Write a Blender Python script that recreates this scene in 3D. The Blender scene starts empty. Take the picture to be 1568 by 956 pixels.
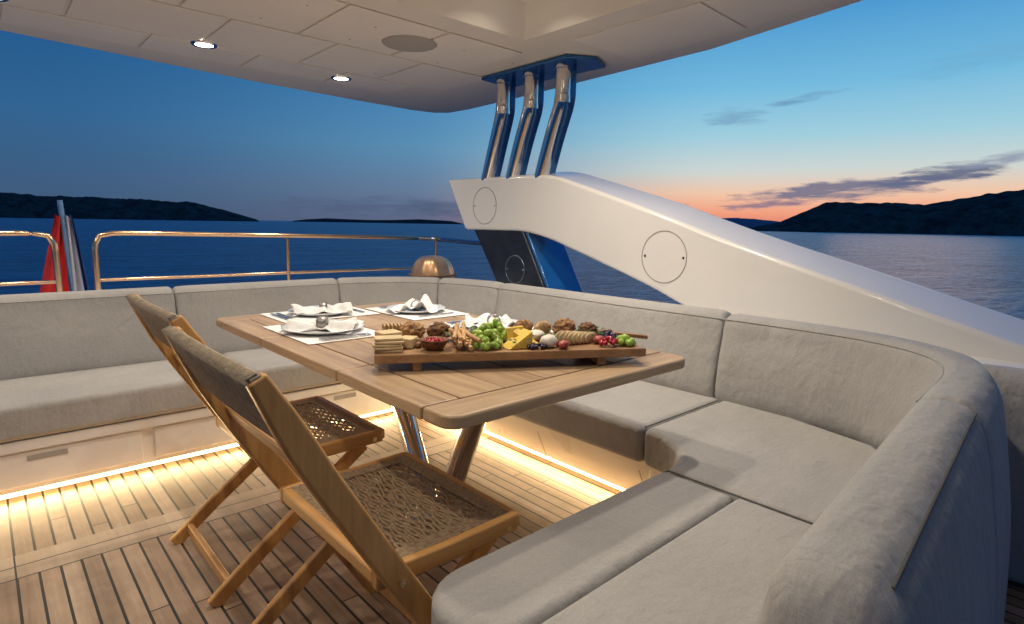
import bpy, bmesh, math, random
from mathutils import Vector, Matrix, noise
random.seed(7)
S = bpy.context.scene
COL = S.collection

def lin(c):
    o=[]
    for v in c:
        v=v/255.0
        o.append(v/12.92 if v<=0.04045 else ((v+0.055)/1.055)**2.4)
    return (o[0],o[1],o[2],1.0)

# ------------------------------------------------------------------ materials
class NT:
    def __init__(s, mat):
        mat.use_nodes=True
        s.t=mat.node_tree; s.n=s.t.nodes; s.l=s.t.links
    def node(s,typ,**kw):
        n=s.n.new(typ)
        for k,v in kw.items(): setattr(n,k,v)
        return n
    def put(s,sock,v):
        if hasattr(v,'is_output'): s.l.new(v,sock)
        else: sock.default_value=v
    def m(s,op,a,b=0.0,c=0.0,clamp=False):
        n=s.node('ShaderNodeMath',operation=op,use_clamp=clamp)
        s.put(n.inputs[0],a); s.put(n.inputs[1],b); s.put(n.inputs[2],c)
        return n.outputs[0]
    def mix(s,f,a,b,blend='MIX'):
        n=s.node('ShaderNodeMix',data_type='RGBA',blend_type=blend)
        s.put(n.inputs[0],f); s.put(n.inputs[6],a); s.put(n.inputs[7],b)
        return n.outputs[2]
    def noise(s,vec,scale,detail=4.0,rough=0.5):
        n=s.node('ShaderNodeTexNoise')
        if vec is not None: s.put(n.inputs['Vector'],vec)
        n.inputs['Scale'].default_value=scale; n.inputs['Detail'].default_value=detail
        n.inputs['Roughness'].default_value=rough
        return n.outputs[0]
    def mapping(s,vec,scale=(1,1,1),rot=(0,0,0)):
        n=s.node('ShaderNodeMapping'); s.put(n.inputs[0],vec)
        n.inputs['Scale'].default_value=scale; n.inputs['Rotation'].default_value=rot
        return n.outputs[0]
    def ramp(s,f,stops,interp='LINEAR'):
        n=s.node('ShaderNodeValToRGB'); s.put(n.inputs[0],f)
        r=n.color_ramp; r.interpolation=interp
        while len(r.elements)>1: r.elements.remove(r.elements[-1])
        r.elements[0].position=stops[0][0]; r.elements[0].color=stops[0][1]
        for p,c in stops[1:]:
            e=r.elements.new(p); e.color=c
        return n.outputs[0]
    def bump(s,h,strength=0.2,dist=0.01,normal=None):
        n=s.node('ShaderNodeBump'); s.put(n.inputs['Height'],h)
        n.inputs['Strength'].default_value=strength; n.inputs['Distance'].default_value=dist
        if normal is not None: s.put(n.inputs['Normal'],normal)
        return n.outputs[0]

def base_mat(name,col,rough=0.5,metal=0.0,**kw):
    m=bpy.data.materials.new(name); t=NT(m)
    b=t.n['Principled BSDF']
    if len(col)==3: col=(*col,1)
    b.inputs['Base Color'].default_value=col
    b.inputs['Roughness'].default_value=rough
    b.inputs['Metallic'].default_value=metal
    for k,v in kw.items(): b.inputs[k.replace('_',' ')].default_value=v
    return m,t,b

def simple(name,col,rough=0.5,metal=0.0,var=0.12,nscale=12.0,bump=0.0,**kw):
    m,t,b=base_mat(name,col,rough,metal,**kw)
    tc=t.node('ShaderNodeTexCoord').outputs['Object']
    n=t.noise(tc,nscale,5)
    c=tuple(list(col[:3]))
    lo=tuple(x*(1-var) for x in c)+(1,); hi=tuple(min(1,x*(1+var)) for x in c)+(1,)
    t.l.new(t.ramp(n,[(0.3,lo),(0.7,hi)]),b.inputs['Base Color'])
    r=t.m('MULTIPLY_ADD',n,0.15,max(0,rough-0.07)); t.l.new(r,b.inputs['Roughness'])
    if bump: t.l.new(t.bump(n,bump,0.01),b.inputs['Normal'])
    return m

def emis(name,col,strength):
    m,t,b=base_mat(name,(0.8,0.8,0.8),0.4)
    b.inputs['Emission Color'].default_value=(*col,1)
    b.inputs['Emission Strength'].default_value=strength
    return m

def fabric(name,col):
    m,t,b=base_mat(name,col,0.9)
    tc=t.node('ShaderNodeTexCoord').outputs['Object']
    n1=t.noise(t.mapping(tc,(700,120,700)),1.0,2)
    n2=t.noise(t.mapping(tc,(120,700,120)),1.0,2)
    w=t.m('ADD',n1,n2)
    big=t.noise(tc,2.5,5)
    wr=t.noise(t.mapping(tc,(4,7,4)),1.0,4,0.55)
    fold=t.noise(t.mapping(tc,(20,4.5,7),(0,0,.5)),1.0,2,0.5)
    fold=t.m('POWER',t.m('ABSOLUTE',t.m('SUBTRACT',fold,.5)),.6)
    c=tuple(col)
    a=tuple(x*0.86 for x in c)+(1,); d=tuple(min(1,x*1.08) for x in c)+(1,)
    cc=t.ramp(t.m('MULTIPLY',w,0.5),[(0.36,a),(0.62,d)])
    e=t.ramp(big,[(0.3,(0.84,0.84,0.85,1)),(0.7,(1,1,1,1))])
    t.l.new(t.mix(1.0,cc,e,'MULTIPLY'),b.inputs['Base Color'])
    nb=t.bump(wr,0.7,0.035)
    nb=t.bump(fold,0.35,0.010,nb)
    t.l.new(t.bump(w,0.22,0.0013,nb),b.inputs['Normal'])
    b.inputs['Sheen Weight'].default_value=0.15
    return m

def wood(name,c1,c2,axis='z',rough=0.5,scale=1.0,rings=False):
    m,t,b=base_mat(name,c1,rough)
    tc=t.node('ShaderNodeTexCoord').outputs['Object']
    sc={'x':(2.2,34,34),'y':(34,2.2,34),'z':(30,30,3)}[axis]
    sc=tuple(v*scale for v in sc)
    n=t.noise(t.mapping(tc,sc),1.0,6,0.65)
    f=t.noise(t.mapping(tc,tuple(v*5 for v in sc)),1.0,3)
    big=t.noise(t.mapping(tc,tuple(v*.18 for v in sc)),1.0,2)
    k=t.m('ADD',t.m('MULTIPLY',n,0.6),t.m('ADD',t.m('MULTIPLY',big,0.3),t.m('MULTIPLY',f,.1)))
    col=t.ramp(k,[(0.36,(*c2,1)),(0.5,tuple((c1[i]+c2[i])/2 for i in range(3))+(1,)),(0.62,(*c1,1))])
    t.l.new(col,b.inputs['Base Color'])
    t.l.new(t.m('MULTIPLY_ADD',n,0.3,rough-0.15),b.inputs['Roughness'])
    t.l.new(t.bump(t.m('ADD',n,t.m('MULTIPLY',f,0.4)),0.2,0.002),b.inputs['Normal'])
    return m

M={}
M['teak_x']=wood('teak_x',(0.53,0.37,0.215),(0.31,0.20,0.11),'x',0.40)
M['teak_y']=wood('teak_y',(0.52,0.36,0.205),(0.30,0.19,0.105),'y',0.40)
M['teak_y2']=wood('teak_y2',(0.44,0.295,0.165),(0.25,0.155,0.082),'y',0.40,1.2)
M['teak_z']=wood('teak_chair',(0.70,0.385,0.125),(0.44,0.21,0.058),'z',0.36)
M['teak_cx']=wood('teak_chair_x',(0.66,0.36,0.12),(0.42,0.20,0.055),'x',0.36)
M['teak_cy']=wood('teak_chair_y',(0.66,0.36,0.12),(0.42,0.20,0.055),'y',0.36)
M['board']=wood('acacia',(0.42,0.24,0.11),(0.23,0.115,0.045),'x',0.5)
M['fabric']=fabric('sofa_fabric',(0.43,0.417,0.395))
M['fabric_d']=simple('sofa_piping',(0.12,0.118,0.115),0.9)
M['gel']=simple('gelcoat_white',(0.78,0.76,0.72),0.28,var=0.03,nscale=3,Coat_Weight=0.4)
M['arch']=simple('arch_paint',(0.80,0.78,0.74),0.22,var=0.02,nscale=2,Coat_Weight=0.7)
M['roof']=simple('roof_gelcoat',(0.76,0.695,0.60),0.42,var=0.04,nscale=2)
M['roof2']=simple('roof_panel',(0.82,0.75,0.65),0.38,var=0.03,nscale=3)
M['dark']=simple('gap_dark',(0.035,0.033,0.03),0.7)
M['line']=simple('seal_grey',(0.36,0.34,0.31),0.7)
M['chrome']=simple('polished_steel',(0.80,0.77,0.74),0.10,1.0,var=0.04)
M['rail']=simple('rail_steel_sunset_tint',(1.0,0.62,0.36),0.20,1.0,var=0.06)  # copper tint puts the sunset reflection into the steel's base colour
M['raild']=simple('rail_steel_dark',(0.28,0.32,0.38),0.25,1.0,var=0.06)  # same rail past the bend, its blue-grey shade put into the colour
M['blade']=simple('steel_sky_tint',(0.05,0.17,0.38),0.15,0.6,var=0.05)  # polished steel; the mirrored blue sky is painted into its base colour
M['strut_sky']=simple('strut_sky_reflection',(0.015,0.13,0.38),0.12,0.2,var=0.08,Coat_Weight=0.8)  # sky reflection on the strut's side, painted as a blue base colour
M['black']=simple('strut_black',(0.018,0.024,0.036),0.22,var=0.2)
M['rope']=simple('rope_brown',(0.31,0.215,0.125),0.75,var=0.35,nscale=90,bump=0.4)
M['cord']=simple('back_sling',(0.34,0.27,0.19),0.85,var=0.3,nscale=60,bump=0.4)
M['brass']=simple('brass',(0.75,0.6,0.38),0.25,1.0)
M['led']=emis('led_strip',(1.0,0.72,0.34),12.0)
M['lamp']=emis('downlight_glow',(1.0,0.90,0.76),14.0)
M['porc']=simple('porcelain',(0.72,0.72,0.72),0.15,var=0.03)
M['linen']=simple('linen',(0.80,0.79,0.77),0.9,var=0.06,nscale=40,bump=0.3)
M['silver']=simple('silver',(0.5,0.5,0.5),0.2,1.0)
M['ring']=simple('napkin_ring',(0.30,0.28,0.26),0.35,0.7)
M['grille']=simple('speaker_grille',(0.38,0.35,0.31),0.7,var=0.15,nscale=200)
M['leather']=simple('cover_tan',(0.62,0.38,0.20),0.33,0.55,var=0.2,nscale=9,bump=0.5)
M['red']=simple('flag_red',(0.62,0.025,0.02),0.8)
M['white']=simple('flag_white',(0.62,0.62,0.68),0.8)
M['blue']=simple('flag_blue',(0.05,0.10,0.34),0.8)
M['pole']=simple('pole_blue',(0.20,0.38,0.60),0.3,0.5)

def deck_mat():
    m,t,b=base_mat('teak_deck',(0.4,0.3,0.2),0.6)
    tc=t.node('ShaderNodeTexCoord').outputs['Object']
    sp=t.node('ShaderNodeSeparateXYZ'); t.put(sp.inputs[0],tc)
    x,y=sp.outputs[0],sp.outputs[1]
    W=0.0585
    band=t.m('MULTIPLY',t.m('GREATER_THAN',y,2.44),t.m('LESS_THAN',y,2.62))
    px=t.m('DIVIDE',x,W); idx=t.m('FLOOR',px); fx=t.m('SUBTRACT',px,idx)
    lx=t.m('LESS_THAN',fx,0.14)
    wn=t.node('ShaderNodeTexWhiteNoise',noise_dimensions='1D'); t.put(wn.inputs['W'],idx)
    yy=t.m('ADD',t.m('DIVIDE',y,1.35),wn.outputs[0]); fy=t.m('FRACT',yy)
    ly=t.m('LESS_THAN',fy,0.004)
    wn2=t.node('ShaderNodeTexWhiteNoise',noise_dimensions='2D')
    cb=t.node('ShaderNodeCombineXYZ'); t.put(cb.inputs[0],idx); t.put(cb.inputs[1],t.m('FLOOR',yy))
    t.put(wn2.inputs['Vector'],cb.outputs[0])
    l1=t.m('MAXIMUM',lx,ly)
    by=t.m('DIVIDE',t.m('SUBTRACT',y,2.44),0.09); fby=t.m('FRACT',by)
    l2=t.m('MAXIMUM',t.m('LESS_THAN',fby,0.07),t.m('LESS_THAN',t.m('FRACT',t.m('DIVIDE',x,1.1)),0.005))
    line=t.m('ADD',t.m('MULTIPLY',l1,t.m('SUBTRACT',1.0,band)),t.m('MULTIPLY',l2,band),clamp=True)
    g=t.noise(t.mapping(tc,(60,3,60)),1.0,6,0.65)
    big=t.noise(tc,2.2,4)
    stain=t.noise(tc,7,6,.65)
    k=t.m('ADD',t.m('MULTIPLY',g,0.55),t.m('ADD',t.m('MULTIPLY',wn2.outputs[0],0.28),t.m('MULTIPLY',big,0.2)))
    col=t.ramp(k,[(0.30,(0.23,0.15,0.095,1)),(0.52,(0.38,0.265,0.175,1)),(0.75,(0.52,0.39,0.275,1))])
    st=t.ramp(stain,[(.35,(.78,.76,.74,1)),(.6,(1,1,1,1))])
    col=t.mix(1.0,col,st,'MULTIPLY')
    col=t.mix(t.m('MULTIPLY',band,0.3),col,(0.60,0.48,0.36,1))
    col=t.mix(line,col,(0.012,0.011,0.010,1))
    t.l.new(col,b.inputs['Base Color'])
    t.l.new(t.m('MULTIPLY_ADD',g,0.3,0.42),b.inputs['Roughness'])
    h=t.m('SUBTRACT',t.m('MULTIPLY',g,0.3),line)
    t.l.new(t.bump(h,0.4,0.003),b.inputs['Normal'])
    return m
M['deck']=deck_mat()

def sea_mat():
    # wind-rippled water: rough enough that the facets mirror the sky well above the horizon
    m,t,b=base_mat('sea_water',(0.022,0.14,0.24),0.30)
    b.inputs['IOR'].default_value=1.33
    b.inputs['Specular IOR Level'].default_value=0.40
    b.inputs['Specular Tint'].default_value=(0.72,0.92,1.0,1)
    tc=t.node('ShaderNodeTexCoord').outputs['Object']
    a=t.noise(t.mapping(tc,(0.5,1.2,1),(0,0,0.6)),1.0,6,0.62)
    c=t.noise(t.mapping(tc,(0.06,0.15,1),(0,0,0.5)),1.0,3,0.5)
    h=t.m('ADD',t.m('MULTIPLY',a,1.0),t.m('MULTIPLY',c,2.8))
    t.l.new(t.bump(h,1.0,1.3),b.inputs['Normal'])
    k=t.m('ADD',t.m('MULTIPLY',a,.7),t.m('MULTIPLY',c,.3))
    t.l.new(t.ramp(k,[(.42,(0.012,0.105,0.19,1)),(.58,(0.055,0.29,0.43,1))]),b.inputs['Base Color'])
    return m
M['sea']=sea_mat()
def hill_mat(name,c1,c2):
    m,t,b=base_mat(name,c1,1.0)
    b.inputs['Specular IOR Level'].default_value=0.0
    tc=t.node('ShaderNodeTexCoord').outputs['Object']
    n=t.noise(tc,0.03,8,0.8)
    t.l.new(t.ramp(n,[(0.38,(*c1,1)),(0.62,(*c2,1))]),b.inputs['Base Color'])
    return m
M['hill']=hill_mat('hill_scrub',(0.014,0.022,0.024),(0.060,0.075,0.075))
M['hillfar']=hill_mat('hill_far_haze',(0.09,0.12,0.17),(0.13,0.16,0.22))  # distance haze mixed into the ridge colour, lighter and bluer

# ------------------------------------------------------------------ geometry helpers
def empty(name,loc=(0,0,0)):
    e=bpy.data.objects.new(name,None); e.location=loc; COL.objects.link(e); return e
def finish(ob,mat,parent,smooth,bevel=0,seg=3,angle=35):
    if mat is not None:
        ob.data.materials.append(mat)
    COL.objects.link(ob)
    if parent: ob.parent=parent
    if smooth or bevel:
        for p in ob.data.polygons: p.use_smooth=True
    if bevel:
        md=ob.modifiers.new('bevel','BEVEL'); md.width=bevel; md.segments=seg
        md.limit_method='ANGLE'; md.angle_limit=math.radians(angle); md.harden_normals=True
    return ob
def mesh(name,verts,faces,mat,parent=None,smooth=False,bevel=0,seg=3,angle=35,recalc=True):
    me=bpy.data.meshes.new(name); me.from_pydata([tuple(v) for v in verts],[],faces); me.update()
    if recalc:
        bm=bmesh.new(); bm.from_mesh(me); bmesh.ops.recalc_face_normals(bm,faces=bm.faces); bm.to_mesh(me); bm.free()
    return finish(bpy.data.objects.new(name,me),mat,parent,smooth,bevel,seg,angle)
def box(name,x0,x1,y0,y1,z0,z1,mat,parent=None,bevel=0.004,seg=2):
    v=[(x0,y0,z0),(x1,y0,z0),(x1,y1,z0),(x0,y1,z0),(x0,y0,z1),(x1,y0,z1),(x1,y1,z1),(x0,y1,z1)]
    f=[(0,3,2,1),(4,5,6,7),(0,1,5,4),(1,2,6,5),(2,3,7,6),(3,0,4,7)]
    return mesh(name,v,f,mat,parent,bevel=bevel,seg=seg)
def prism(name,poly,z0,z1,mat,parent=None,bevel=0.02,seg=4,angle=35):
    n=len(poly)
    v=[(p[0],p[1],z0) for p in poly]+[(p[0],p[1],z1) for p in poly]
    f=[tuple(reversed(range(n))),tuple(range(n,2*n))]+[(i,(i+1)%n,n+(i+1)%n,n+i) for i in range(n)]
    return mesh(name,v,f,mat,parent,bevel=bevel,seg=seg,angle=angle)
def extr_yz(name,poly,x0,x1,mat,parent=None,bevel=0.02,seg=3,outer=None,angle=35):
    n=len(poly); outer=outer or poly
    v=[(x0,p[0],p[1]) for p in poly]+[(x1,p[0],p[1]) for p in outer]
    f=[tuple(range(n)),tuple(reversed(range(n,2*n)))]+[(i,(i+1)%n,n+(i+1)%n,n+i) for i in range(n)]
    return mesh(name,v,f,mat,parent,bevel=bevel,seg=seg,angle=angle)
def extr_xz(name,poly,y0,y1,mat,parent=None,bevel=0.004):
    n=len(poly)
    v=[(p[0],y0,p[1]) for p in poly]+[(p[0],y1,p[1]) for p in poly]
    f=[tuple(range(n)),tuple(reversed(range(n,2*n)))]+[(i,(i+1)%n,n+(i+1)%n,n+i) for i in range(n)]
    return mesh(name,v,f,mat,parent,bevel=bevel)
def catmull(pts,step=0.04):
    P=[Vector(p) for p in pts]; P=[P[0]*2-P[1]]+P+[P[-1]*2-P[-2]]
    out=[]
    for i in range(1,len(P)-2):
        L=(P[i+1]-P[i]).length; n=max(1,int(L/step))
        for k in range(n):
            t=k/n; a,b,c,d=P[i-1],P[i],P[i+1],P[i+2]
            out.append(0.5*((2*b)+(c-a)*t+(2*a-5*b+4*c-d)*t*t+(3*b-a-3*c+d)*t**3))
    out.append(P[-2]); return out
def tubes(name,splines,r,mat,parent=None,res=3,cyclic=False):
    cu=bpy.data.curves.new(name,'CURVE'); cu.dimensions='3D'; cu.bevel_depth=r; cu.bevel_resolution=res; cu.use_fill_caps=True
    for pts in splines:
        sp=cu.splines.new('POLY'); sp.points.add(len(pts)-1)
        for i,p in enumerate(pts): sp.points[i].co=(p[0],p[1],p[2],1)
        sp.use_cyclic_u=cyclic
    tmp=bpy.data.objects.new('tmp',cu); COL.objects.link(tmp)
    bpy.context.view_layer.update()
    dg=bpy.context.evaluated_depsgraph_get()
    me=bpy.data.meshes.new_from_object(tmp.evaluated_get(dg))
    bpy.data.objects.remove(tmp)
    me.materials.clear()
    me.name=name
    return finish(bpy.data.objects.new(name,me),mat,parent,True)
def beam(name,pts,w,th,mat,parent=None,bevel=0.005,taper=None,side=Vector((0,1,0))):
    P=[Vector(p) for p in pts]; V=[];F=[]
    for i,p in enumerate(P):
        d=(P[min(i+1,len(P)-1)]-P[max(i-1,0)]).normalized()
        n=side.cross(d).normalized(); s=side.normalized()
        ww=w*(taper[i] if taper else 1)
        for a,b in((-1,-1),(1,-1),(1,1),(-1,1)):
            V.append(p+n*a*ww/2+s*b*th/2)
    for i in range(len(P)-1):
        for k in range(4):
            F.append((i*4+k,i*4+(k+1)%4,(i+1)*4+(k+1)%4,(i+1)*4+k))
    F.append((3,2,1,0)); m=4*(len(P)-1); F.append((m,m+1,m+2,m+3))
    return mesh(name,V,F,mat,parent,bevel=bevel,seg=3)
def lathe(name,prof,loc,mat,parent=None,seg=48,rot=None):
    V=[];F=[]
    for r,z in prof:
        for k in range(seg):
            a=2*math.pi*k/seg; V.append(Vector((r*math.cos(a),r*math.sin(a),z)))
    for i in range(len(prof)-1):
        for k in range(seg):
            F.append((i*seg+k,i*seg+(k+1)%seg,(i+1)*seg+(k+1)%seg,(i+1)*seg+k))
    if rot: V=[rot@v for v in V]
    V=[v+Vector(loc) for v in V]
    return mesh(name,V,F,mat,parent,smooth=True)
def blob(name,c,r,mat,parent=None,amp=0.15,freq=3.0,sub=3,rz=0.0,flat=False):
    bm=bmesh.new(); bmesh.ops.create_icosphere(bm,subdivisions=sub,radius=1)
    off=Vector((random.random()*9,random.random()*9,random.random()*9))
    R=Matrix.Rotation(rz,3,'Z')
    for v in bm.verts:
        d=1+amp*noise.noise(v.co*freq+off)
        p=v.co*d
        if flat and p.z<-0.5: p.z=-0.5
        v.co=R@Vector((p.x*r[0],p.y*r[1],p.z*r[2]))+Vector(c)
    me=bpy.data.meshes.new(name); bm.to_mesh(me); bm.free()
    return finish(bpy.data.objects.new(name,me),mat,parent,True)
def balls(name,cs,mat,sub=2,parent=None,sq=1.0):
    bm=bmesh.new()
    for (c,r) in cs:
        bmesh.ops.create_icosphere(bm,subdivisions=sub,radius=r,matrix=Matrix.Translation(c)@Matrix.Diagonal((1,1,sq,1)))
    me=bpy.data.meshes.new(name); bm.to_mesh(me); bm.free()
    return finish(bpy.data.objects.new(name,me),mat,parent,True)
def area(name,loc,direction,sx,sy,energy,col,parent=None,shape='RECTANGLE',spread=180):
    L=bpy.data.lights.new(name,'AREA'); L.shape=shape; L.size=sx
    if shape in('RECTANGLE','ELLIPSE'): L.size_y=sy
    L.energy=energy; L.color=col; L.spread=math.radians(spread)
    o=bpy.data.objects.new(name,L); o.location=loc
    o.rotation_euler=Vector(direction).to_track_quat('-Z','Y').to_euler()
    COL.objects.link(o)
    if parent: o.parent=parent
    return o

# ------------------------------------------------------------------ swept sofa backs
PATH=[(-2.6,3.62),(-1.2,3.62),(0.8,3.62),(1.55,3.62),(1.80,3.61),(2.08,3.52),(2.30,3.32),(2.41,3.05),(2.42,2.8),(2.42,1.9),(2.43,1.25),(2.42,0.92),(2.38,0.70),(2.26,0.53),(2.05,0.455),(1.66,0.425),(1.2,0.385),(0.635,0.335)]
PS=catmull([(p[0],p[1],0) for p in PATH],0.035)
def normals(P):
    N=[]
    for i in range(len(P)):
        d=(P[min(i+1,len(P)-1)]-P[max(i-1,0)]).normalized(); N.append(Vector((-d.y,d.x,0)))
    return N
NS=normals(PS)
def nearest(q):
    return min(range(len(PS)),key=lambda i:(PS[i]-Vector((q[0],q[1],0))).length)
def swept(name,P,N,prof,mat,parent,rounded=True,inset=0.018,gap=0.003,last=None):
    P=list(P);N=list(N)
    d0=(P[1]-P[0]).normalized(); d1=(P[-1]-P[-2]).normalized()
    rings=[]
    if rounded:
        for dist,a in((gap,1.0),(gap+.005,.5),(gap+.014,.16)):
            rings.append((P[0]+d0*dist,N[0],a*inset))
        lim=last*1.15 if last else .018
        for p,n in zip(P[1:-1],N[1:-1]):
            if (p-P[-1]).length>lim and (p-P[0]).length>.018: rings.append((p,n,0))
        if last:
            for k in range(9):
                a=math.radians(90*k/8)
                rings.append((P[-1]-d1*last*(1-math.sin(a)),N[-1],last*(1-math.cos(a))))
        else:
            for dist,a in((gap+.014,.16),(gap+.005,.5),(gap,1.0)):
                rings.append((P[-1]-d1*dist,N[-1],a*inset))
    else:
        rings=[(p,n,0) for p,n in zip(P,N)]
    co=sum(p[0] for p in prof)/len(prof); cz=sum(p[1] for p in prof)/len(prof)
    V=[];F=[];m=len(prof)
    zmax=max(p[1] for p in prof)
    omin=min(p[0] for p in prof); omax=max(p[0] for p in prof)
    for p,n,a in rings:
        for o,z in prof:
            if last and a>0:
                k=1-2*a/(omax-omin)*.95 if (omax-omin)>0 else 1
                k=max(k,.12)
                o2=co+(o-co)*k; z2=z-a*max(0,(z-.5)/(zmax-.5))
            else:
                dv=Vector((co-o,cz-z)); L=dv.length; aa=min(a,L*.8)
                o2=o+dv.x/L*aa; z2=z+dv.y/L*aa
            q=p+n*o2; V.append((q.x,q.y,z2))
    for i in range(len(rings)-1):
        for k in range(m):
            F.append((i*m+k,i*m+(k+1)%m,(i+1)*m+(k+1)%m,(i+1)*m+k))
    F.append(tuple(range(m))); F.append(tuple(range(m*(len(rings)-1),m*len(rings)))[::-1])
    return mesh(name,V,F,mat,parent,smooth=True)
def smoothprof(pts,n=4):
    c=catmull([(p[0],p[1],0) for p in pts],0.02); return [(p.x,p.y) for p in c]
PROF=smoothprof([(0.015,0.40),(0.0,0.47),(0.02,0.60),(0.05,0.72),(0.065,0.785),(0.085,0.815),(0.12,0.823),(0.155,0.812),(0.172,0.785),(0.178,0.70),(0.18,0.40)])
PROFF=smoothprof([(0.02,0.40),(0.005,0.47),(0.02,0.60),(0.05,0.72),(0.060,0.775),(0.075,0.803),(0.12,0.812),(0.165,0.805),(0.185,0.780),(0.215,0.70),(0.26,0.40),(0.28,0.03)])

sofa=empty('u_shaped_sofa')
splits=[nearest((-1.1,3.62)),nearest((0.8,3.62)),nearest((1.78,3.61)),nearest((2.30,3.32)),nearest((2.42,2.85)),nearest((2.42,1.30)),nearest((1.66,0.425)),len(PS)-1]
a=0
for i,b in enumerate(splits):
    pr=PROFF if i>=6 else PROF
    swept('back_cushion_%d'%i,PS[a:b+1],NS[a:b+1],pr,M['fabric'],sofa,last=.075 if i==7 else None)
    a=b
Q=catmull([(2.50,.40,0),(2.54,.1,0),(2.56,-.5,0),(2.56,-1.6,0)],.05)
swept('back_cushion_forward',Q,normals(Q),smoothprof([(0.0,0.02),(-.01,0.42),(0.02,0.55),(0.04,0.64),(0.06,0.705),(0.09,0.73),(0.13,0.735),(0.165,0.725),(0.185,0.695),(0.19,0.64),(0.19,0.40),(.19,.02)]),M['fabric'],sofa)
def offs(a,b,o,z): return [ (PS[i]+NS[i]*o+Vector((0,0,z))) for i in range(a,b+1)]
n0=nearest((2.42,1.30)); n1=nearest((1.66,.425)); nl=len(PS)-1
tubes('piping_outer',[offs(n1,nl-3,0.1805,0.7865)],0.0028,M['fabric_d'],sofa)
tubes('piping_back',[offs(0,n1,0.0655,0.789)],0.0028,M['fabric'],sofa)

ZT=0.43; ZB=0.275
def cushion(name,poly,bev=0.03): 
    return prism(name,poly,ZB,ZT,M['fabric'],sofa,bevel=bev,seg=5,angle=40)
cushion('seat_stern_port',[(-2.6,3.09),(-.55,3.09),(-.55,3.66),(-2.6,3.66)])
cushion('seat_stern_centre',[(-.545,3.09),(1.0,3.09),(1.0,3.66),(-.545,3.66)])
cushion('seat_stern_starboard',[(1.005,3.09),(1.70,3.09),(1.70,3.66),(1.005,3.66)])
cushion('seat_aft_corner',[(1.705,3.09),(1.77,3.07),(1.83,3.01),(1.85,2.95),(2.47,2.95),(2.45,3.3),(2.2,3.56),(1.95,3.65),(1.705,3.66)])
cushion('seat_side_aft',[(1.85,2.12),(2.47,2.12),(2.47,2.945),(1.85,2.945)])
cushion('seat_side',[(1.85,1.275),(2.47,1.275),(2.47,2.115),(1.85,2.115)])
cushion('seat_fore_corner',[(1.85,1.27),(1.838,1.18),(1.80,1.10),(1.735,1.04),(1.66,1.01),(1.585,1.0),(1.585,.38),(1.95,.40),(2.2,.48),(2.36,.62),(2.45,.95),(2.47,1.27)])
arc=[(0.62+0.13-0.13*math.cos(t),1.0-0.13+0.13*math.sin(t)) for t in [math.radians(k) for k in range(0,91,15)]]
cushion('seat_front',[(1.58,1.0),(1.58,.752),(.62,.742)]+arc,0.026)
cushion('seat_front_inner',[(1.58,.747),(1.58,.37),(.64,.30),(.62,.737)],0.018)
tubes('seat_piping',[[(1.5825,1.0,.412),(1.5825,.98,.427),(1.5825,.44,.427)],[(1.87,1.2725,.427),(2.42,1.2725,.427)]],0.003,M['fabric_d'],sofa)
sb=sofa
box('base_stern',-2.6,2.2,3.125,3.7,0.045,0.27,M['gel'],sb,0.006)
box('ledge_stern',-2.6,1.86,3.105,3.125,0.225,0.272,M['gel'],sb,0.004)
box('toekick_stern',-2.6,2.2,3.20,3.7,0.0,0.044,M['gel'],sb,0)
extr_xz('base_side',[(1.93,.272),(1.96,.20),(2.03,.05),(2.5,.05),(2.5,.272)],0.98,3.12,M['gel'],sb)
box('toekick_side',2.10,2.5,0.9,3.12,0.0,0.049,M['gel'],sb,0)
prism('base_fore',[(.70,.30),(.70,.93),(1.62,.95),(1.78,1.02),(1.9,1.15),(1.95,1.3),(2.5,1.3),(2.5,.5),(2.2,.35),(1.8,.28)],0.004,0.27,M['gel'],sb,bevel=0.01)
for i,(xa,xb) in enumerate([(-.95,-.25),(-.2,.5),(.55,1.25),(1.3,1.75)]):
    box('drawer_%d'%i,xa,xb,3.117,3.127,0.07,0.215,M['gel'],sb,0.004)
    box('drawer_pull_%d'%i,(xa+xb)/2-.07,(xa+xb)/2+.07,3.1145,3.1185,0.175,0.20,M['line'],sb,0.002)
for i,y in enumerate((1.35,1.95,2.55)):
    mesh('side_drawer_gap_%d'%i,[(1.9585,y,.20),(1.9585,y+.006,.20),(2.0285,y+.006,.052),(2.0285,y,.052)],[(0,1,2,3)],M['line'],sb)
LEDC=(1,.76,.42)
led=empty('led_strip_light')
box('strip_stern',-2.5,1.95,3.128,3.140,0.030,0.042,M['led'],led,0.002)
area('glow_stern',(-.3,3.12,0.05),(0,-1,-0.75),4.5,0.03,17,LEDC,led)
led2=empty('led_strip_light.001')
box('strip_side',2.035,2.047,1.06,3.0,0.034,0.046,M['led'],led2,0.002)
L=area('glow_side',(2.03,2.03,0.05),(-1,0,-0.75),0.03,1.9,9,LEDC,led2)
zz=-Vector((-1,0,-0.75)).normalized(); yy=Vector((0,1,0)); xx=yy.cross(zz).normalized()
L.rotation_euler=Matrix((xx,yy,zz)).transposed().to_euler()

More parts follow.
